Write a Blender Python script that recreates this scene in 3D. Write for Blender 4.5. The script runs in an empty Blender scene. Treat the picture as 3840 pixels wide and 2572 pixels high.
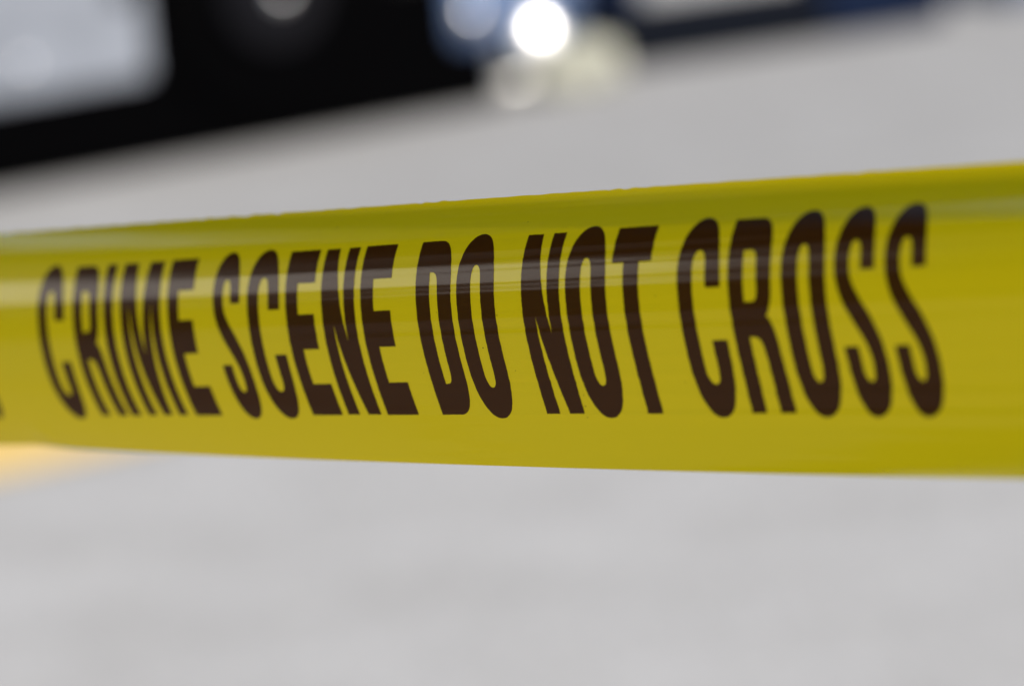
import bpy, bmesh, math, random
import numpy as np
from mathutils import Vector, Matrix

random.seed(7)
rng = np.random.default_rng(7)
SC = bpy.context.scene
COL = SC.collection

# ------------------------------------------------------------------ camera, light, exposure
PITCH, ROLL, CAM_H = math.radians(9.4), math.radians(5.5), 1.55
r0 = Vector((1, 0, 0)); u0 = Vector((0, math.sin(PITCH), math.cos(PITCH))); f0 = Vector((0, math.cos(PITCH), -math.sin(PITCH)))
cr = r0 * math.cos(ROLL) - u0 * math.sin(ROLL)
cu = u0 * math.cos(ROLL) + r0 * math.sin(ROLL)
cam = bpy.data.cameras.new('camera')
cam.lens, cam.sensor_width, cam.sensor_fit = 200, 36, 'HORIZONTAL'
cam.clip_start, cam.clip_end = 0.05, 3000
cam.dof.use_dof = True
cam.dof.focus_distance = 1.515
cam.dof.aperture_fstop = 11.6
cam.dof.aperture_blades = 0
camo = bpy.data.objects.new('camera', cam); COL.objects.link(camo)
camo.matrix_world = Matrix(((cr.x, cu.x, -f0.x, 0), (cr.y, cu.y, -f0.y, 0), (cr.z, cu.z, -f0.z, CAM_H), (0, 0, 0, 1)))
SC.camera = camo

SUN_EL = math.radians(31)
SUN_DIR = Vector((0.93 * math.cos(SUN_EL), -0.37 * math.cos(SUN_EL), math.sin(SUN_EL))).normalized()
world = bpy.data.worlds.new('World'); SC.world = world; world.use_nodes = True
wn = world.node_tree.nodes; wl = world.node_tree.links
sky = wn.new('ShaderNodeTexSky'); sky.sky_type = 'NISHITA'; sky.sun_disc = False
sky.sun_elevation = SUN_EL
sky.sun_rotation = math.atan2(SUN_DIR.x, SUN_DIR.y)
wl.new(sky.outputs[0], wn['Background'].inputs[0])
wn['Background'].inputs[1].default_value = 0.125
sun = bpy.data.lights.new('sun', 'SUN'); sun.energy = 3.9; sun.angle = math.radians(0.5); sun.color = (1, 0.92, 0.82)
suno = bpy.data.objects.new('sun', sun); COL.objects.link(suno)
suno.rotation_euler = SUN_DIR.to_track_quat('Z', 'Y').to_euler()

SC.view_settings.view_transform = 'Standard'
SC.view_settings.look = 'None'
SC.view_settings.exposure = 0.61
SC.view_settings.gamma = 1
SC.view_settings.use_curve_mapping = False
SC.cycles.use_denoising = True
SC.cycles.max_bounces = 8
SC.cycles.transmission_bounces = 6
SC.cycles.sample_clamp_indirect = 6
SC.cycles.use_adaptive_sampling = False

# ------------------------------------------------------------------ helpers
def mat(name, col, rough=0.6, metal=0.0, spec=0.5, noise=None, coat=0.0):
    m = bpy.data.materials.new(name); m.use_nodes = True
    nt = m.node_tree; b = nt.nodes['Principled BSDF']
    b.inputs['Base Color'].default_value = (*col, 1)
    b.inputs['Roughness'].default_value = rough
    b.inputs['Metallic'].default_value = metal
    b.inputs['Specular IOR Level'].default_value = spec
    b.inputs['Coat Weight'].default_value = coat
    if noise:
        scale, amt = noise
        tc = nt.nodes.new('ShaderNodeTexCoord')
        n = nt.nodes.new('ShaderNodeTexNoise'); n.inputs['Scale'].default_value = scale; n.inputs['Detail'].default_value = 8
        rmp = nt.nodes.new('ShaderNodeValToRGB')
        rmp.color_ramp.elements[0].position = 0.3; rmp.color_ramp.elements[1].position = 0.7
        rmp.color_ramp.elements[0].color = (*[c * (1 - amt) for c in col], 1)
        rmp.color_ramp.elements[1].color = (*[min(1, c * (1 + amt)) for c in col], 1)
        nt.links.new(tc.outputs['Object'], n.inputs['Vector'])
        nt.links.new(n.outputs['Fac'], rmp.inputs['Fac'])
        nt.links.new(rmp.outputs['Color'], b.inputs['Base Color'])
    return m

def link(name, me, m=None, parent=None):
    o = bpy.data.objects.new(name, me); COL.objects.link(o)
    if m is not None and me is not None: me.materials.append(m)
    if parent is not None: o.parent = parent
    return o

def from_bm(name, bm, m, parent=None, smooth=False):
    me = bpy.data.meshes.new(name)
    bmesh.ops.recalc_face_normals(bm, faces=bm.faces)
    bm.to_mesh(me); bm.free()
    if smooth:
        for p in me.polygons: p.use_smooth = True
    return link(name, me, m, parent)

def thing(name, label, cat, loc=(0, 0, 0), rz=0.0, group=None):
    o = bpy.data.objects.new(name, None); COL.objects.link(o)
    o.empty_display_size = 0.1
    o.location = loc; o.rotation_euler = (0, 0, rz)
    o['label'] = label; o['category'] = cat
    if group: o['group'] = group
    return o

def tag(o, label, cat): o['label'] = label; o['category'] = cat

def box(bm, x0, x1, y0, y1, z0, z1, bev=0.0, seg=3):
    g = bmesh.ops.create_cube(bm, size=1)
    for v in g['verts']:
        v.co = Vector(((x0 + x1) / 2 + v.co.x * (x1 - x0), (y0 + y1) / 2 + v.co.y * (y1 - y0), (z0 + z1) / 2 + v.co.z * (z1 - z0)))
    if bev > 0:
        es = list({e for v in g['verts'] for e in v.link_edges})
        bmesh.ops.bevel(bm, geom=es, offset=bev, segments=seg, profile=0.5, affect='EDGES')

def lathe(bm, prof, axis_pt, axis='Y', n=48, sgn=1):
    """prof: (radius, height) pairs, turned about an axis through axis_pt."""
    rings = []
    for r, h in prof:
        ring = []
        for k in range(n):
            a = 2 * math.pi * k / n
            c, s = r * math.cos(a), r * math.sin(a)
            p = {'Y': (c, sgn * h, s), 'X': (h * sgn, c, s), 'Z': (c, s, h * sgn)}[axis]
            ring.append(bm.verts.new(Vector(axis_pt) + Vector(p)))
        rings.append(ring)
    for a, b in zip(rings[:-1], rings[1:]):
        for k in range(n):
            bm.faces.new((a[k], a[(k + 1) % n], b[(k + 1) % n], b[k]))
    for ring in (rings[0], rings[-1]):
        bm.faces.new(ring)

def dome(bm, center, normal, radius, curv, depth=0.01, rings=14, n=40):
    """A convex cap of curvature radius curv and rim radius `radius`."""
    q = Vector(normal).normalized().to_track_quat('Z', 'Y')
    prof = []
    h0 = math.sqrt(max(curv * curv - radius * radius, 0))
    for i in range(rings + 1):
        a = math.asin(min(1, radius / curv)) * (1 - i / rings)
        prof.append((curv * math.sin(a) + 1e-5, curv * math.cos(a) - h0))
    prof = [(radius, -depth)] + prof
    rs = []
    for r, h in prof:
        rs.append([bm.verts.new(Vector(center) + q @ Vector((r * math.cos(2 * math.pi * k / n), r * math.sin(2 * math.pi * k / n), h))) for k in range(n)])
    for a, b in zip(rs[:-1], rs[1:]):
        for k in range(n):
            bm.faces.new((a[k], a[(k + 1) % n], b[(k + 1) % n], b[k]))
    bm.faces.new(rs[0]); bm.faces.new(rs[-1])

# ------------------------------------------------------------------ setting: ground, road, painted band
def ground_mat(k=1.02):
    m = bpy.data.materials.new('pale_concrete'); m.use_nodes = True
    nt = m.node_tree; b = nt.nodes['Principled BSDF']
    tc = nt.nodes.new('ShaderNodeTexCoord')
    n1 = nt.nodes.new('ShaderNodeTexNoise'); n1.inputs['Scale'].default_value = 3.2; n1.inputs['Detail'].default_value = 6
    n2 = nt.nodes.new('ShaderNodeTexNoise'); n2.inputs['Scale'].default_value = 60; n2.inputs['Detail'].default_value = 8
    n3 = nt.nodes.new('ShaderNodeTexNoise'); n3.inputs['Scale'].default_value = 14; n3.inputs['Detail'].default_value = 4
    for n in (n1, n2, n3): nt.links.new(tc.outputs['Object'], n.inputs['Vector'])
    def mix(fac, a, bcol):
        x = nt.nodes.new('ShaderNodeMix'); x.data_type = 'RGBA'; x.blend_type = 'MIX'
        nt.links.new(fac, x.inputs['Factor'])
        for sock, v in ((x.inputs['A'], a), (x.inputs['B'], bcol)):
            if hasattr(v, 'is_output'): nt.links.new(v, sock)
            else: sock.default_value = (*v, 1)
        return x.outputs['Result']
    def stretch(src, lo, hi):
        r = nt.nodes.new('ShaderNodeMapRange'); r.inputs['From Min'].default_value = lo; r.inputs['From Max'].default_value = hi
        nt.links.new(src, r.inputs['Value']); return r.outputs['Result']
    c1 = mix(stretch(n1.outputs['Fac'], .3, .7), (0.344 * k, 0.334 * k, 0.316 * k), (0.400 * k, 0.391 * k, 0.374 * k))
    c2 = mix(stretch(n3.outputs['Fac'], .62, .74), c1, (0.445 * k, 0.435 * k, 0.405 * k))
    mlt = nt.nodes.new('ShaderNodeMix'); mlt.data_type = 'RGBA'; mlt.blend_type = 'MULTIPLY'; mlt.inputs['Factor'].default_value = 0.35
    nt.links.new(c2, mlt.inputs['A']); nt.links.new(stretch(n2.outputs['Fac'], .2, .65), mlt.inputs['B'])
    nt.links.new(mlt.outputs['Result'], b.inputs['Base Color'])
    b.inputs['Roughness'].default_value = 0.95; b.inputs['Specular IOR Level'].default_value = 0.15
    bp = nt.nodes.new('ShaderNodeBump'); bp.inputs['Strength'].default_value = 0.25; bp.inputs['Distance'].default_value = 0.004
    nt.links.new(n2.outputs['Fac'], bp.inputs['Height']); nt.links.new(bp.outputs['Normal'], b.inputs['Normal'])
    return m

bm = bmesh.new()
for p in ((-900, -900), (900, -900), (900, 900), (-900, 900)): bm.verts.new((*p, 0))
bm.faces.new(bm.verts)
g = from_bm('ground', bm, ground_mat()); g['kind'] = 'structure'

bm = bmesh.new()
ROADPTS = ((-0.75, -8), (-0.75, 3.6), (-1.15, 6.6), (-2.3, 8.6), (-14, 4.0), (-60, 4), (-60, -8))
bm.faces.new([bm.verts.new((x, y, 0.004)) for x, y in ROADPTS])
road = from_bm('road', bm, mat('asphalt', (0.055, 0.055, 0.056), 0.9, noise=(30, 0.25))); road['kind'] = 'structure'  # unseen dark surface, added to keep the film's reflection dark
bm = bmesh.new()
bm.faces.new([bm.verts.new((x, y, 0.004)) for x, y in ((-2.31, 8.62), (-7.0, 13.0), (-28.0, 40.0), (-60, 40), (-60, 4.02), (-14, 4.02))])
vg = from_bm('reflection_lawn', bm, mat('dark_turf', (0.022, 0.030, 0.012), 0.95, spec=.1, noise=(6, .4))); vg['kind'] = 'structure'  # unseen turf added as the dark field mirrored below the bright band

# a paler sheet of the same concrete over the near ground
bm = bmesh.new()
bm.faces.new([bm.verts.new((x, y, 0.004)) for x, y in ((-0.74, -8), (14, -8), (14, 11.6), (2, 10.0), (-1.0, 8.8), (-2.2, 8.6), (-1.14, 6.6), (-0.74, 3.6))])
sl = from_bm('pavement', bm, ground_mat(1.22)); sl['kind'] = 'structure'

ya = Vector((-0.825, 8.53, 0)); yd = Vector((math.cos(math.radians(37.4)), math.sin(math.radians(37.4)), 0)); yn = Vector((-yd.y, yd.x, 0))
bm = bmesh.new()
def yp(a, b): return bm.verts.new(ya + yd * a + yn * b + Vector((0, 0, 0.008)))
bm.faces.new([yp(-1.6, 0), yp(0.95, 0), yp(0.95, 0.62), yp(-1.6, 0.62)])
yl = from_bm('painted_marking', bm, mat('yellow_road_paint', (0.78, 0.53, 0.16), 0.7, noise=(40, 0.12)))
yl['kind'] = 'structure'

# ------------------------------------------------------------------ unseen pale building, added for the bright band mirrored in the film
def reflection_building():
    az = math.radians(45.5)
    c = Vector((-math.sin(az), math.cos(az), 0)) * 36
    t = thing('reflection_building', 'unseen long low pale building with a dark roof, added for its reflection in the tape', 'building', c, az)
    wall = mat('pale_render', (0.60, 0.585, 0.58), 0.8, noise=(1.5, 0.05))
    dark = mat('dark_roofing', (0.02, 0.02, 0.022), 0.9)
    bm = bmesh.new(); box(bm, -3.4, 6.2, 0, 9, 1.3, 5.0); from_bm('wall', bm, wall, t)
    bm = bmesh.new(); box(bm, -3.4, 6.2, -.06, 9, 0, 1.3); from_bm('plinth', bm, dark, t)  # dark base added to cut the mirrored band off at eye level
    bm = bmesh.new()
    pr = [(-0.5, 5.0), (9.5, 5.0), (4.5, 8.6)]
    for x in (-3.9, 6.7):
        for y, z in pr: bm.verts.new((x, y, z))
    bm.verts.ensure_lookup_table(); v = bm.verts
    bm.faces.new(v[0:3]); bm.faces.new(v[3:6])
    for a, b in ((0, 1), (1, 2), (2, 0)): bm.faces.new((v[a], v[b], v[b + 3], v[a + 3]))
    from_bm('roof', bm, dark, t)
    return t
reflection_building()

# unseen trees added to darken the film's reflection: one mass of leaf clumps
def reflection_trees():
    st, fc = [], []
    for i in range(40000):
        az = math.radians(rng.uniform(-12, 100)); d = 56 + rng.uniform(-4, 4)
        top = (32 if az < .44 else (13.5 if az < .63 else 21)) + 2.0 * math.sin(az * 23) + 1.5 * math.sin(az * 61 + 1)
        z = rng.uniform(0, 1) ** .8 * top
        if .44 <= az < .63 and i % 5 < 3: z = rng.uniform(17.0, 33)      # crowns raised to leave a sky gap mirrored in the film
        c = np.array([-math.sin(az) * d, math.cos(az) * d, z])
        a = rng.normal(size=3); a /= np.linalg.norm(a); b = np.cross(a, rng.normal(size=3)); b /= np.linalg.norm(b)
        k = rng.uniform(.4, 1.0); n = len(st)
        st += [tuple(c + a * k), tuple(c + b * k * .7), tuple(c - a * k), tuple(c - b * k * .7)]; fc.append((n, n + 1, n + 2, n + 3))
    for az in (.46, .52, .57, .61):
        c = np.array([-math.sin(az) * 57, math.cos(az) * 57, 0]); n = len(st)
        for z, w in ((0, .3), (20, .15)):
            for dx, dy in ((-w, -w), (w, -w), (w, w), (-w, w)): st.append((c[0] + dx, c[1] + dy, z))
        fc += [(n + k, n + (k + 1) % 4, n + 4 + (k + 1) % 4, n + 4 + k) for k in range(4)]
    me = bpy.data.meshes.new('trees'); me.from_pydata(st, [], fc)
    o = link('reflection_trees', me, mat('dark_leaves', (0.014, 0.015, 0.008), 0.8, spec=.1)); o['kind'] = 'stuff'
reflection_trees()

# ------------------------------------------------------------------ the barricade tape
CAPH = 0.048
P0 = Vector((-0.00874, 1.49289, 1.30791))
TD = Vector((0.43903, -0.89040, 0.12016)).normalized()
TN = Vector((-0.89404, -0.41967, 0.15673)).normalized()
TU = Vector((0.08913, 0.17624, 0.98030)).normalized()
PH = (0.176506, -0.665702, -0.797464, -0.270669)
PHS = (-0.012165, 0.126732, -0.587147)
MT, MB = 14.917, 14.885          # film above the capitals and below them, mm
GX, GW = np.polynomial.legendre.leggauss(12)

rip = np.random.default_rng(21)
RIP = [(rip.uniform(1.3, 7.0), rip.uniform(0, 6.28), rip.uniform(0.003, 0.012), rip.uniform(0.002, 0.010)) for _ in range(14)]
def tape_xyz(s, t, lift=0.0):
    """s along the film, t up it (both mm, arrays) -> world metres."""
    s = np.asarray(s, float); t = np.asarray(t, float)
    sg = np.clip(s / 300., -1.35, 1.0)
    tau = (t - 24) / 48
    c = [PH[0] + PHS[0] * sg, PH[1] + PHS[1] * sg, PH[2] + PHS[2] * sg, PH[3]]
    N = 0; U = 0
    for x, w in zip(GX, GW):
        tt = tau * (x + 1) / 2
        ph = c[0] + c[1] * tt + c[2] * tt ** 2 + c[3] * tt ** 3
        N = N + w * np.sin(ph); U = U + w * np.cos(ph)
    N = N * tau / 2 * 48; U = U * tau / 2 * 48
    for lam, ph, slope, drift in RIP:            # fine lengthwise ripples of stretched film
        N = N + np.clip(1.15 + s / 260., .35, 1.8) * slope * lam / 6.283 * np.sin(6.283 * t / lam + ph + drift * s + 0.6 * np.sin(s / 130 + ph))
    # small crease on the lower edge near the previous legend
    k = np.exp(-((s + 357) / 16) ** 2) * np.clip((6 - t) / 20, 0, 1) ** 2
    N = N + 0.7 * np.exp(-((s + 352) / 7) ** 2 - ((t + 8) / 3.5) ** 2); U = U + .8 * np.exp(-((s + 372) / 22) ** 2) * np.clip((6 - t) / 20, 0, 1) ** 2
    P = np.array(P0) + (s[..., None] * np.array(TD) + N[..., None] * np.array(TN) + U[..., None] * np.array(TU)) / 1000
    return P
def tape_nrm(s, t):
    s = np.asarray(s, float); t = np.asarray(t, float)
    a = tape_xyz(s + .5, t) - tape_xyz(s - .5, t); b = tape_xyz(s, t + .1) - tape_xyz(s, t - .1)
    n = np.cross(a, b); n /= np.linalg.norm(n, axis=-1, keepdims=True)
    flip = (n @ np.array(TN)) < 0
    n[flip] *= -1
    return n

def film_mat():
    m = bpy.data.materials.new('yellow_film'); m.use_nodes = True
    nt = m.node_tree; b = nt.nodes['Principled BSDF']; out = nt.nodes['Material Output']
    uv = nt.nodes.new('ShaderNodeUVMap'); uv.uv_map = 'film'
    mp = nt.nodes.new('ShaderNodeMapping'); mp.inputs['Scale'].default_value = (0.004, 0.55, 1)
    nz = nt.nodes.new('ShaderNodeTexNoise'); nz.inputs['Scale'].default_value = 1.0; nz.inputs['Detail'].default_value = 5
    nt.links.new(uv.outputs[0], mp.inputs['Vector']); nt.links.new(mp.outputs[0], nz.inputs['Vector'])
    bp = nt.nodes.new('ShaderNodeBump'); bp.inputs['Strength'].default_value = 0.25; bp.inputs['Distance'].default_value = 0.00008
    nt.links.new(nz.outputs['Fac'], bp.inputs['Height'])
    nt.links.new(bp.outputs['Normal'], b.inputs['Normal'])
    b.inputs['Base Color'].default_value = (0.77, 0.585, 0.003, 1)
    b.inputs['Roughness'].default_value = 0.10
    b.inputs['IOR'].default_value = 1.42
    tr = nt.nodes.new('ShaderNodeBsdfTranslucent'); tr.inputs['Color'].default_value = (0.68, 0.515, 0.003, 1)
    mx = nt.nodes.new('ShaderNodeMixShader'); mx.inputs[0].default_value = 0.19
    nt.links.new(b.outputs[0], mx.inputs[1]); nt.links.new(tr.outputs[0], mx.inputs[2])
    nt.links.new(mx.outputs[0], out.inputs['Surface'])
    return m
FILM = film_mat()
INK = mat('black_brown_ink', (0.0195, 0.0088, 0.0026), 0.12, spec=0.5)
nt = INK.node_tree
_tr = nt.nodes.new('ShaderNodeBsdfTranslucent'); _tr.inputs['Color'].default_value = (0.22, 0.10, 0.022, 1)
_mx = nt.nodes.new('ShaderNodeMixShader'); _mx.inputs[0].default_value = 0.4
nt.links.new(nt.nodes['Principled BSDF'].outputs[0], _mx.inputs[1]); nt.links.new(_tr.outputs[0], _mx.inputs[2])
nt.links.new(_mx.outputs[0], nt.nodes['Material Output'].inputs['Surface'])
_n = nt.nodes.new('ShaderNodeTexNoise'); _n.inputs['Scale'].default_value = 1400; _n.inputs['Detail'].default_value = 3
_tc = nt.nodes.new('ShaderNodeTexCoord'); nt.links.new(_tc.outputs['Object'], _n.inputs['Vector'])
_b = nt.nodes.new('ShaderNodeBump'); _b.inputs['Strength'].default_value = 0.18; _b.inputs['Distance'].default_value = 0.0001
nt.links.new(_n.outputs['Fac'], _b.inputs['Height']); nt.links.new(_b.outputs['Normal'], nt.nodes['Principled BSDF'].inputs['Normal'])

tape = thing('barricade_tape', 'taut glossy yellow plastic tape printed CRIME SCENE DO NOT CROSS in black', 'tape', P0)
bpy.context.view_layer.update()

def mesh_on_film(name, st, faces, m, lift=0.0, uvs=False):
    st = np.asarray(st, float)
    nr = tape_nrm(st[:, 0], st[:, 1])
    P = tape_xyz(st[:, 0], st[:, 1]) + nr * lift - np.array(P0)
    me = bpy.data.meshes.new(name)
    me.from_pydata(P.tolist(), [], faces); me.update()
    for p in me.polygons: p.use_smooth = True
    if uvs:
        ul = me.uv_layers.new(name='film')
        for lp in me.loops: ul.data[lp.index].uv = st[lp.vertex_index]
    # faces looking the same way as the analytic normals, then those normals on the vertices
    pn = np.array([p.normal for p in me.polygons]); 
    if (pn @ np.array(TN)).mean() < 0: me.flip_normals()
    me.normals_split_custom_set_from_vertices(nr.tolist())
    return link(name, me, m, tape)

sgrid = np.concatenate([np.arange(-6000, -420, 60), np.arange(-420, 320, 2.0), np.arange(320, 2300, 60)])
tn = 320
ts = np.linspace(0, 1, tn)
def edge_noise(s):
    v = 0.16 * np.sin(s / 3.1) * np.sin(s / 17 + 1) + 0.10 * np.sin(s / 1.9 + 2) * np.clip(np.sin(s / 23.), 0, 1)
    for c0, w, h in ((-205, 5, .5), (-188, 4, .4), (-172, 6, .5), (-150, 4, .45), (-120, 3, .3), (-55, 3, .45), (-45, 4, .35), (58, 4, .5), (67, 3, .4), (78, 5, .3), (186, 5, .35)):
        v = v + 1.4 * h * np.exp(-((s - c0) / w) ** 2) * np.sin((s - c0) / w * 2.2)
    return v
grid = []
for s in sgrid:
    tt = 48 + MT + (edge_noise(s) if -420 < s < 320 else 0)
    mb = MB + .35 * min(1, max(0, s / 250))
    grid.append(np.stack([np.full(tn, s), -mb + (tt + mb) * ts], 1))
st = np.concatenate(grid); faces = []
for i in range(len(sgrid) - 1):
    for j in range(tn - 1):
        a = i * tn + j
        faces.append((a, a + tn, a + tn + 1, a + 1))
mesh_on_film('film', st, faces, FILM, uvs=True)

# ---- the condensed heavy capitals: path commands in mm, capital height 48
GLY = {
 'C': [[('M', 22, 31.6), ('B', 22, 43, 18.5, 49.1, 11, 49.1), ('B', 3.8, 49.1, 0, 43, 0, 34), ('L', 0, 14), ('B', 0, 5, 3.8, -1.1, 11, -1.1), ('B', 18.5, -1.1, 22, 5, 22, 18.3), ('L', 14.4, 18.3), ('L', 14.4, 11.5), ('B', 14.4, 8.6, 13.3, 7.2, 11.2, 7.2), ('B', 9, 7.2, 7.5, 8.8, 7.5, 12), ('L', 7.5, 36), ('B', 7.5, 39.2, 9, 40.9, 11.2, 40.9), ('B', 13.3, 40.9, 14.4, 39.4, 14.4, 36.5), ('L', 14.4, 31.6)]],
 'R': [[('M', 0, 0), ('L', 0, 48), ('L', 13, 48), ('B', 18.8, 48, 21.3, 44.5, 21.3, 38.5), ('L', 21.3, 33), ('B', 21.3, 28, 19.6, 25.2, 17.2, 24), ('B', 20, 22.8, 21.0, 20, 21.3, 15), ('L', 22.3, 0), ('L', 14.7, 0), ('L', 14.2, 12.5), ('B', 14, 17, 12.8, 19, 9.8, 19), ('L', 7.4, 19), ('L', 7.4, 0)],
       [('M', 7.4, 40.2), ('L', 11, 40.2), ('B', 13.3, 40.2, 14.2, 39, 14.2, 36.5), ('L', 14.2, 31.5), ('B', 14.2, 28.6, 13.2, 27.4, 11, 27.4), ('L', 7.4, 27.4)]],
 'I': [[('M', 0, 0), ('L', 0, 48), ('L', 7.4, 48), ('L', 7.4, 0)]],
 'M': [[('M', 0, 0), ('L', 0, 48), ('L', 10.8, 48), ('L', 15.5, 20), ('L', 20.2, 48), ('L', 31, 48), ('L', 31, 0), ('L', 24.2, 0), ('L', 24.3, 35.4), ('L', 18.8, 0), ('L', 12.2, 0), ('L', 6.7, 35.4), ('L', 6.8, 0)]],
 'E': [[('M', 0, 0), ('L', 0, 48), ('L', 20, 48), ('L', 20, 38.7), ('L', 8.2, 38.7), ('L', 8.2, 29.6), ('L', 19, 29.6), ('L', 19, 19.8), ('L', 8.2, 19.8), ('L', 8.2, 9.3), ('L', 20.4, 9.3), ('L', 20.4, 0)]],
 'S': [[('M', 19.3, 34), ('B', 19.3, 44.5, 16, 49.1, 9.8, 49.1), ('B', 3.5, 49.1, 0, 44, 0, 36), ('B', 0, 29, 3.5, 25.5, 8, 20.5), ('B', 11.5, 16.6, 12.6, 14.5, 12.6, 11.5), ('B', 12.6, 8.6, 11.6, 7.2, 9.9, 7.2), ('B', 8, 7.2, 6.9, 8.8, 6.9, 12), ('L', 6.9, 15.7), ('L', 0.2, 15.7), ('B', 0.2, 4, 3.3, -1.1, 9.8, -1.1), ('B', 16.3, -1.1, 19.6, 4, 19.6, 11.5), ('B', 19.6, 18, 16.5, 22, 12, 26.5), ('B', 8.3, 30.2, 6.9, 32.3, 6.9, 36), ('B', 6.9, 39.3, 7.9, 41, 9.9, 41), ('B', 11.8, 41, 12.8, 39.4, 12.8, 36.5), ('L', 12.8, 34)]],
 'N': [[('M', 0, 0), ('L', 0, 48), ('L', 8.8, 48), ('L', 15.2, 21.5), ('L', 14.8, 48), ('L', 22.2, 48), ('L', 22.2, 0), ('L', 13.6, 0), ('L', 7.15, 26.4), ('L', 7.9, 0)]],
 'D': [[('M', 0, 0), ('L', 0, 48), ('L', 12, 48), ('B', 18.5, 48, 21.8, 44, 21.8, 36), ('L', 21.8, 12), ('B', 21.8, 4, 18.5, 0, 12, 0)],
       [('M', 8.4, 39.5), ('L', 9.8, 39.5), ('B', 12.5, 39.5, 13.5, 38, 13.5, 35), ('L', 13.5, 13), ('B', 13.5, 10, 12.5, 8.6, 9.8, 8.6), ('L', 8.4, 8.6)]],
 'O': [[('M', 0, 34), ('B', 0, 43.5, 4, 49.1, 11.4, 49.1), ('B', 18.8, 49.1, 22.8, 43.5, 22.8, 34), ('L', 22.8, 14), ('B', 22.8, 4.5, 18.8, -1.1, 11.4, -1.1), ('B', 4, -1.1, 0, 4.5, 0, 14)],
       [('M', 8.4, 35.5), ('B', 8.4, 39, 9.4, 40.8, 11.4, 40.8), ('B', 13.5, 40.8, 14.6, 39, 14.6, 35.5), ('L', 14.6, 12.5), ('B', 14.6, 9, 13.5, 7.3, 11.4, 7.3), ('B', 9.4, 7.3, 8.4, 9, 8.4, 12.5)]],
 'T': [[('M', 6.3, 0), ('L', 6.3, 39), ('L', 0, 39), ('L', 0, 48), ('L', 21, 48), ('L', 21, 39), ('L', 14.4, 39), ('L', 14.4, 0)]],
}
def flatten(path, n=12):
    pts = []
    for c in path:
        if c[0] in 'ML': pts.append((c[1], c[2]))
        else:
            x0, y0 = pts[-1]
            for k in range(1, n + 1):
                u = k / n; v = 1 - u
                pts.append((v ** 3 * x0 + 3 * v * v * u * c[1] + 3 * v * u * u * c[3] + u ** 3 * c[5], v ** 3 * y0 + 3 * v * v * u * c[2] + 3 * v * u * u * c[4] + u ** 3 * c[6]))
    if math.dist(pts[0], pts[-1]) < 1e-4: pts.pop()
    return pts
def rough_edge(pts, seed):
    """Break long edges up and shake them slightly: the ragged edge of cheap flexographic print."""
    rr = random.Random(seed); out = []
    for i, p in enumerate(pts):
        q = pts[(i + 1) % len(pts)]; L = math.dist(p, q); k = max(1, int(L / 0.6))
        for j in range(k):
            u = j / k; x = p[0] + (q[0] - p[0]) * u; y = p[1] + (q[1] - p[1]) * u
            if j: x += rr.uniform(-.07, .07); y += rr.uniform(-.05, .05)
            out.append((x, y))
    return out
def swell(pts, d):
    """Ink spread: push a closed outline out by d mm (negative: a counter closing up)."""
    area = sum(a[0] * b[1] - b[0] * a[1] for a, b in zip(pts, pts[1:] + pts[:1]))
    sg = 1 if area > 0 else -1; out = []
    for i, p in enumerate(pts):
        a, b = pts[i - 1], pts[(i + 1) % len(pts)]
        nx = ny = 0
        for u, v in ((a, p), (p, b)):
            L = math.dist(u, v) or 1; nx += (v[1] - u[1]) / L; ny -= (v[0] - u[0]) / L
        L = math.hypot(nx, ny) or 1
        out.append((p[0] + sg * d * nx / L, p[1] + sg * d * ny / L))
    return out
def letter_bm(ch, s0, width, seed):
    cu_ = bpy.data.curves.new('outline', 'CURVE'); cu_.dimensions = '2D'; cu_.fill_mode = 'BOTH'
    w0 = max(p[0] for p in flatten(GLY[ch][0])); k = width / w0
    for ci, path in enumerate(GLY[ch]):
        pts = swell(rough_edge(flatten(path), seed * 10 + ci), 0 if ch in 'MN' else -.14 if ci else .14)
        sp = cu_.splines.new('POLY'); sp.points.add(len(pts) - 1); sp.use_cyclic_u = True
        for p, (x, y) in zip(sp.points, pts): p.co = (s0 + x * k, y, 0, 1)
    o = bpy.data.objects.new('outline', cu_); COL.objects.link(o)
    me = bpy.data.meshes.new_from_object(o.evaluated_get(bpy.context.evaluated_depsgraph_get()))
    bpy.data.objects.remove(o); bpy.data.curves.remove(cu_)
    bm = bmesh.new(); bm.from_mesh(me); bpy.data.meshes.remove(me)
    for t in np.arange(-0.9, 49, 0.4):
        bmesh.ops.bisect_plane(bm, geom=bm.verts[:] + bm.edges[:] + bm.faces[:], plane_co=(0, t + .013, 0), plane_no=(0, 1, 0), dist=1e-5)
    for s in np.arange(s0 + 2, s0 + width, 3.0):
        bmesh.ops.bisect_plane(bm, geom=bm.verts[:] + bm.edges[:] + bm.faces[:], plane_co=(s + .017, 0, 0), plane_no=(1, 0, 0), dist=1e-5)
    bm.verts.ensure_lookup_table()
    return bm
WORDS = [
 [('C', -317.6, 22), ('R', -287.6, 21.5), ('I', -262.4, 7.4), ('M', -248.8, 31.4), ('E', -211.2, 20)],
 [('S', -176.6, 19.6), ('C', -151.4, 22.8), ('E', -124.0, 20.6), ('N', -99.2, 22.4), ('E', -72.5, 20.4)],
 [('D', -36.4, 21.8), ('O', -10.8, 22.8)],
 [('N', 28.3, 22.2), ('O', 54.1, 22.6), ('T', 80.1, 21.3)],
 [('C', 115.9, 22.2), ('R', 142.4, 22.4), ('O', 169.2, 21.3), ('S', 195.2, 19.0), ('S', 219.0, 19.0)],
]
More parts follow.
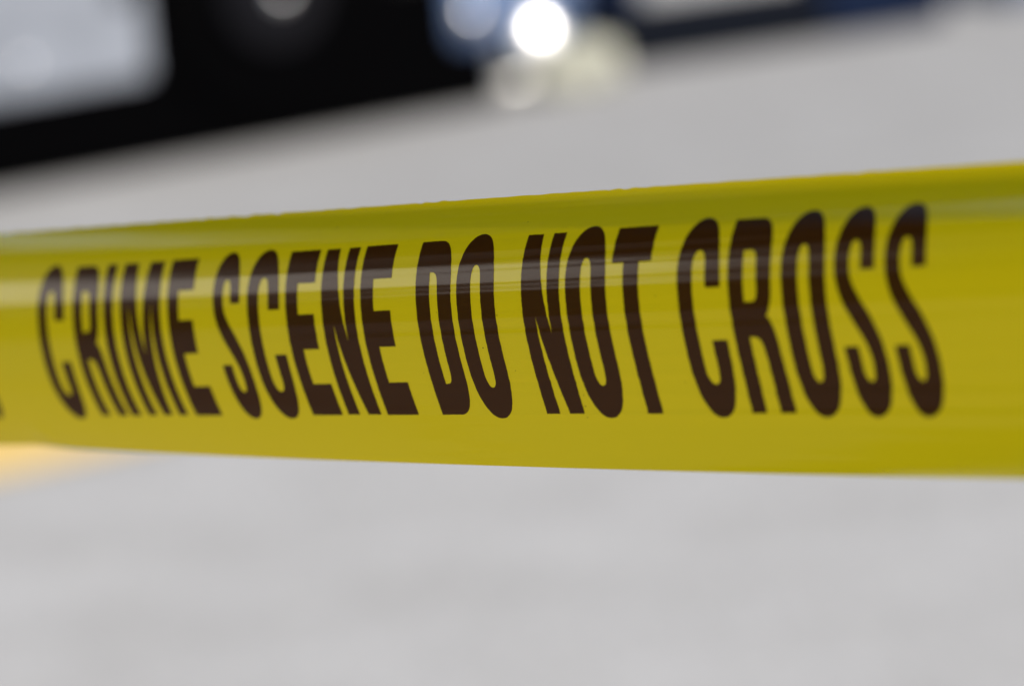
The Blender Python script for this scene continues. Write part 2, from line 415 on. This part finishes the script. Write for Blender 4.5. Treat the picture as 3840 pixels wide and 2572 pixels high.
SPECKS = [(-46, 31), (-24, 28.5), (-22, 27), (-21, 23), (9, 31.5), (-9, 26), (-4, 20), (1, 18.5), (13, 27), (-40, 12), (-31, 44), (-75, 6), (-59, 4), (-57, 8), (40, 5), (52, 2), (53, 5), (51.5, -1), (-44, 21), (17, 12), (24, 52), (-100, 55), (38, 44), (111, 51), (111, 8), (104, 30)]
def word(letters, shift, seed):
    st = []; fc = []
    for i, (ch, s0, w) in enumerate(letters):
        bm = letter_bm(ch, s0 + shift, w, seed * 100 + i)
        b = len(st); st += [(v.co.x, v.co.y) for v in bm.verts]
        fc += [[b + v.index for v in f.verts] for f in bm.faces]; bm.free()
    # tiny ink spatter belonging to this word
    lo, hi = letters[0][1] + shift - 6, letters[-1][1] + letters[-1][2] + shift + 6
    for (s, t) in SPECKS:
        if not (lo <= s < hi): continue
        n = 7; b = len(st); a0 = random.random() * 6; rx = random.uniform(.12, .4); ry = random.uniform(.10, .22)
        st += [(s + rx * math.cos(a0 + k * 2 * math.pi / n) * random.uniform(.6, 1.2), t + ry * math.sin(a0 + k * 2 * math.pi / n) * random.uniform(.6, 1.2)) for k in range(n)]
        fc.append(list(range(b, b + n)))
    return mesh_on_film('printed_word', st, fc, INK, lift=0.00007)
for wi, w in enumerate(WORDS): word(w, 0, wi + 1)
word(WORDS[4], -609, 9)           # end of the previous repeat of the legend, at the edge of view
# ------------------------------------------------------------------ parked car far out of focus
A0 = Vector((-1.058, 11.87, 0)); AZ = math.radians(34.5)
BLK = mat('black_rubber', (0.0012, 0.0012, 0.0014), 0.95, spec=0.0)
BLKPAINT = mat('black_car_paint', (0.003, 0.003, 0.004), 0.3, spec=0.15)
WHT = mat('pale_car_paint', (0.19, 0.21, 0.25), 0.4, coat=0.15, noise=(4.5, 0.22))
CHROME = mat('chrome', (0.85, 0.86, 0.88), 0.10, metal=1)
SATIN = mat('satin_bright_metal', (0.9, 0.9, 0.91), 0.33, metal=1)
BLUECHR = mat('bluish_bright_metal', (0.17, 0.25, 0.46), 0.32, metal=1)
STEEL = mat('grey_steel_wheel', (0.006, 0.006, 0.008), 0.8, spec=.05)
GLASS = mat('dark_car_glass', (0.01, 0.012, 0.014), 0.05, spec=0.6)
REDL = mat('red_lens', (0.35, 0.01, 0.01), 0.2)

def parked_car():
    # local x forward from the front axle, y = 0 the flank that faces the tape, body behind it (+y), z up
    ex = Vector((math.cos(AZ), math.sin(AZ), 0))
    t = thing('parked_car', 'black car with pale doors and a bright metal bumper parked beyond the tape', 'car', A0 + ex * 0.74, AZ)
    W = 1.80
    # body: side outline lofted across the width with tumblehome
    prof = [(0.80, .30), (0.82, .55), (0.74, .70), (0.50, .78), (-0.45, .92), (-3.05, .96), (-3.85, .90), (-3.98, .70), (-3.95, .30)]
    bm = bmesh.new(); rows = []
    for y, k, dz in ((0.0, .985, 0), (.06, 1, .02), (.30, 1, .05), (W - .30, 1, .05), (W - .06, 1, .02), (W, .985, 0)):
        rows.append([bm.verts.new((-1.6 + (x + 1.6) * k, y, z + (dz if z > .6 else 0))) for x, z in prof])
    for a, b in zip(rows[:-1], rows[1:]):
        for i in range(len(prof)): bm.faces.new((a[i], a[(i + 1) % len(prof)], b[(i + 1) % len(prof)], b[i]))
    bm.faces.new(rows[0]); bm.faces.new(rows[-1])
    body = from_bm('body', bm, BLKPAINT, t)
    bm = bmesh.new(); box(bm, -3.85, 0.57, -.008, W + .008, .008, .31, .006, 2); from_bm('underbody_shade', bm, BLK, t)  # black box down to the ground, standing in for shade under the car
    # lower front wing down to the sill, ahead of the door
    # cabin
    bm = bmesh.new()
    lo = [(-0.55, .93), (-3.15, .97)]; hi = [(-1.25, 1.40), (-2.65, 1.42)]
    v = []
    for y0, y1 in ((.06, .26), (W - .06, W - .26)):
        v.append([bm.verts.new((lo[0][0], y0, lo[0][1])), bm.verts.new((lo[1][0], y0, lo[1][1])), bm.verts.new((hi[1][0], y1, hi[1][1])), bm.verts.new((hi[0][0], y1, hi[0][1]))])
    for q in v: bm.faces.new(q)
    for i in range(4): bm.faces.new((v[0][i], v[0][(i + 1) % 4], v[1][(i + 1) % 4], v[1][i]))
    from_bm('window_glass', bm, GLASS, t)
    bm = bmesh.new(); box(bm, -2.75, -1.15, .24, W - .24, 1.40, 1.46, .03, 2); from_bm('roof', bm, WHT, t)
    for y0, y1 in ((.04, .24), (W - .04, W - .24)):
        for xa, xb in ((-.50, -1.22), (-1.95, -1.95), (-3.2, -2.68)):
            bm = bmesh.new()
            q = []
            for dx in (-.035, .035):
                for dy in (-.02, .02): q.append((bm.verts.new((xa + dx, y0 + dy, .92)), bm.verts.new((xb + dx, y1 + dy, 1.43))))
            for a, b in ((0, 1), (1, 3), (3, 2), (2, 0)): bm.faces.new((q[a][0], q[b][0], q[b][1], q[a][1]))
            from_bm('roof_pillar', bm, BLKPAINT, t)
    # doors, pale, each with a handle
    for y0, y1 in ((-.018, .03), (W - .03, W + .018)):
        for x0, x1 in ((-1.45, -.325), (-2.55, -1.46)):
            bm = bmesh.new(); box(bm, x0, x1, y0, y1, .190, .90, .024, 3)
            d = from_bm('door', bm, WHT, t, True)
            bm = bmesh.new(); box(bm, x0 + .08, x0 + .26, y0 - .012 if y0 < 0 else y1, y0 if y0 < 0 else y1 + .012, .78, .81); from_bm('handle', bm, CHROME, d)
    # wheels
    for x in (0.0, -2.75):
        for y, sg in ((0.10, -1), (W - .10, 1)):
            bm = bmesh.new(); R = .34
            lathe(bm, [(.20, -.10), (R - .03, -.11), (R, -.08), (R, .08), (R - .03, .115), (.20, .10)], (x, y, R), 'Y', 64, sg)
            w = from_bm('wheel', bm, BLK, t, True)
            bm = bmesh.new(); lathe(bm, [(.20, .085), (.185, .10), (.17, .085), (.12, .07), (.10, .075)], (x, y, R), 'Y', 48, sg); from_bm('rim', bm, BLK, w, True)
            bm = bmesh.new(); dome(bm, (x, y + sg * .12, R), (0, sg, 0), .13, .45, depth=.05); hc = from_bm('hubcap', bm, STEEL, w, True)
            bm = bmesh.new(); dome(bm, (x, y + sg * .145, R - .01), (0, sg, 0), .018, .021); from_bm('hub_centre', bm, SATIN, w, True)
    # wheel arch lips
    for x in (0.0, -2.75):
        for y in (-.012, W + .012):
            bm = bmesh.new()
            n = 24; rs = []
            for k in range(n + 1):
                a = math.pi * (0.02 + 0.96 * k / n)
                rs.append([bm.verts.new((x + r * math.cos(a), y + dy, .34 + r * math.sin(a))) for r, dy in ((.37, -.014), (.41, -.014), (.41, .014), (.37, .014))])
            for a, b in zip(rs[:-1], rs[1:]):
                for i in range(4): bm.faces.new((a[i], a[(i + 1) % 4], b[(i + 1) % 4], b[i]))
            bm.faces.new(rs[0]); bm.faces.new(rs[-1])
            from_bm('wheel_arch', bm, BLK, t)
    # bumpers
    bm = bmesh.new(); box(bm, 0.44, 0.83, -.02, W + .02, .128, .38, .05, 4); bump = from_bm('bumper', bm, BLUECHR, t, True)
    bm = bmesh.new(); box(bm, -4.05, -3.5, -.02, W + .02, .14, .42, .05, 3); from_bm('bumper', bm, BLKPAINT, t, True)
    # bright domes added on bumper and door, aimed to catch the sun's glint
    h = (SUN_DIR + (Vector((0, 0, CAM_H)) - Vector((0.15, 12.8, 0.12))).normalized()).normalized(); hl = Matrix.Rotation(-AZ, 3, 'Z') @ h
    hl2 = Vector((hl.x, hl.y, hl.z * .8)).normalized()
    bm = bmesh.new(); dome(bm, (0.668, -.035, .151), hl2, .058, .105, depth=.03); from_bm('bumper_glint_dome', bm, SATIN, t, True)
    bm = bmesh.new(); dome(bm, (0.50, -.022, .218), hl2, .024, .030, depth=.015); from_bm('small_glint_dome', bm, SATIN, t, True)
    bm = bmesh.new(); dome(bm, (-0.635, -.018, .27), hl2, .012, .014, depth=.01); from_bm('door_glint_dome', bm, SATIN, t, True)
    # head and tail lamps, grille, mirrors
    for y in (.10, W - .42):
        bm = bmesh.new(); box(bm, .72, .85, y, y + .32, .52, .66, .03, 3); from_bm('headlight', bm, CHROME, t, True)
        bm = bmesh.new(); box(bm, -4.0, -3.9, y, y + .32, .62, .80, .02, 2); from_bm('tail_light', bm, REDL, t)
    bm = bmesh.new(); box(bm, .80, .85, .5, W - .5, .44, .66, .01, 1); from_bm('grille', bm, BLK, t)
    for y0 in (-.20, W + .02):
        bm = bmesh.new(); box(bm, -.86, -.72, y0, y0 + .18, .95, 1.07, .03, 3); from_bm('mirror', bm, BLKPAINT, t, True)
    return t
parked_car()

# ------------------------------------------------------------------ duffel bag on the ground beyond the car's nose
B0 = Vector((0.285, 13.02, 0)); BZ = math.radians(23.0)
def duffel():
    t = thing('duffel_bag', 'low grey duffel bag with a navy base and navy end lying past the car bumper', 'bag', B0, BZ)
    grey = mat('grey_canvas', (0.27, 0.275, 0.285), 0.9, noise=(20, .12)); navy = mat('navy_canvas', (0.0035, 0.009, 0.028), 0.9, spec=0.1)
    L = 0.89
    def tube(x0, x1, sc, za, zb, name, m, par):
        bm = bmesh.new(); n = 28; rs = []
        for i in range(9):
            u = i / 8; x = x0 + (x1 - x0) * u
            e = min(x / .10, (L - x) / .10, 1); e = math.sqrt(max(.02, 1 - (1 - max(e, 0)) ** 2)) * .10 + .90
            ring = []
            for k in range(n):
                a = 2 * math.pi * k / n
                c, s = math.cos(a), math.sin(a)
                px = math.copysign(abs(c) ** .5, c) * .17 * sc * e; pz = math.copysign(abs(s) ** .6, s) * .12 * sc * e + .122
                sag = .012 * math.sin(x * 21 + k) 
                ring.append(bm.verts.new((x, .17 + px, max(.002, min(zb, max(za, pz + sag * (s > 0)))))))
            rs.append(ring)
        for a, b in zip(rs[:-1], rs[1:]):
            for k in range(n): bm.faces.new((a[k], a[(k + 1) % n], b[(k + 1) % n], b[k]))
        bm.faces.new(rs[0]); bm.faces.new(rs[-1])
        return from_bm(name, bm, m, par, True)
    tube(0.0, .085, 1.015, .0, .9, 'end_panel', navy, t)
    tube(0.08, .50, 1.0, .0, .9, 'body', grey, t)
    tube(.495, L, 1.015, .0, .9, 'end_panel', navy, t)
    bm = bmesh.new(); box(bm, -.006, .56, -.012, .345, .003, .15, .012, 2); from_bm('base_panel', bm, mat('dark_navy_vinyl', (0.0025, 0.004, 0.008), 0.9, spec=.1), t)
    bm = bmesh.new(); box(bm, .561, L - .005, -.008, .342, .003, .122, .016, 2); from_bm('base_panel', bm, navy, t)
    for y in (.10, .24):
        bm = bmesh.new(); rs = []
        for k in range(15):
            a = math.pi * k / 14
            c = Vector((.32 + .16 * math.cos(a), y, .235 + .09 * math.sin(a)))
            rs.append([bm.verts.new(c + Vector((0, dy, dz))) for dy, dz in ((-.015, 0), (.015, 0), (.015, .006), (-.015, .006))])
        for a, b in zip(rs[:-1], rs[1:]):
            for i in range(4): bm.faces.new((a[i], a[(i + 1) % 4], b[(i + 1) % 4], b[i]))
        bm.faces.new(rs[0]); bm.faces.new(rs[-1])
        from_bm('handle', bm, navy, t)
    return t
duffel()

# ------------------------------------------------------------------ crumpled paper bag and can by the bumper
bm = bmesh.new(); bmesh.ops.create_icosphere(bm, subdivisions=4, radius=1)
for v in bm.verts:
    p = v.co.copy()
    k = 1 + .10 * math.sin(5 * p.x + 2 * p.y) * math.cos(4 * p.z + 1) + random.uniform(-.05, .05)
    q = Vector((math.copysign(abs(p.x) ** .7, p.x), math.copysign(abs(p.y) ** .7, p.y), math.copysign(abs(p.z) ** .7, p.z))) * k
    v.co = Vector((q.x * .125, q.y * .08, max(0.001, q.z * .058 + .052)))
pb = from_bm('paper_bag', bm, mat('cream_paper', (0.33, 0.33, 0.27), 0.8))
pb.location = (0.185, 12.78, 0); pb.rotation_euler = (0, 0, math.radians(28))
tag(pb, 'crumpled cream paper bag lying on the pavement under the bright bumper', 'paper bag')

can = thing('drink_can', 'small silver metal can lying on its side left of the paper bag', 'can', (0.030, 12.66, 0.034), math.radians(24))
bm = bmesh.new(); lathe(bm, [(.026, -.061), (.033, -.055), (.033, .050), (.027, .061)], (0, 0, 0), 'X', 40); from_bm('can_body', bm, mat('grey_aluminium', (.36, .36, .35), .45, metal=1), can, True)
bm = bmesh.new(); lathe(bm, [(.0255, .0612), (.0255, .0625), (.022, .0625), (.021, .0605)], (0, 0, 0), 'X', 32); from_bm('can_lid', bm, CHROME, can, True)

# ------------------------------------------------------------------ folded tarp on the pavement past the duffel bag
tp = thing('folded_tarp', 'flat folded blue grey tarp on the pavement past the duffel bag', 'tarp', (1.75, 13.95, 0), math.radians(15))
tm = mat('blue_grey_tarp', (0.17, 0.20, 0.28), 0.7, noise=(9, .15))
for k in range(3):
    bm = bmesh.new(); box(bm, -.55 + .012 * k, .55 - .02 * k, -.22 + .01 * k, .42, .002 + .021 * k, .021 + .021 * k, .008, 2)
    from_bm('tarp_layer', bm, tm, tp, True)
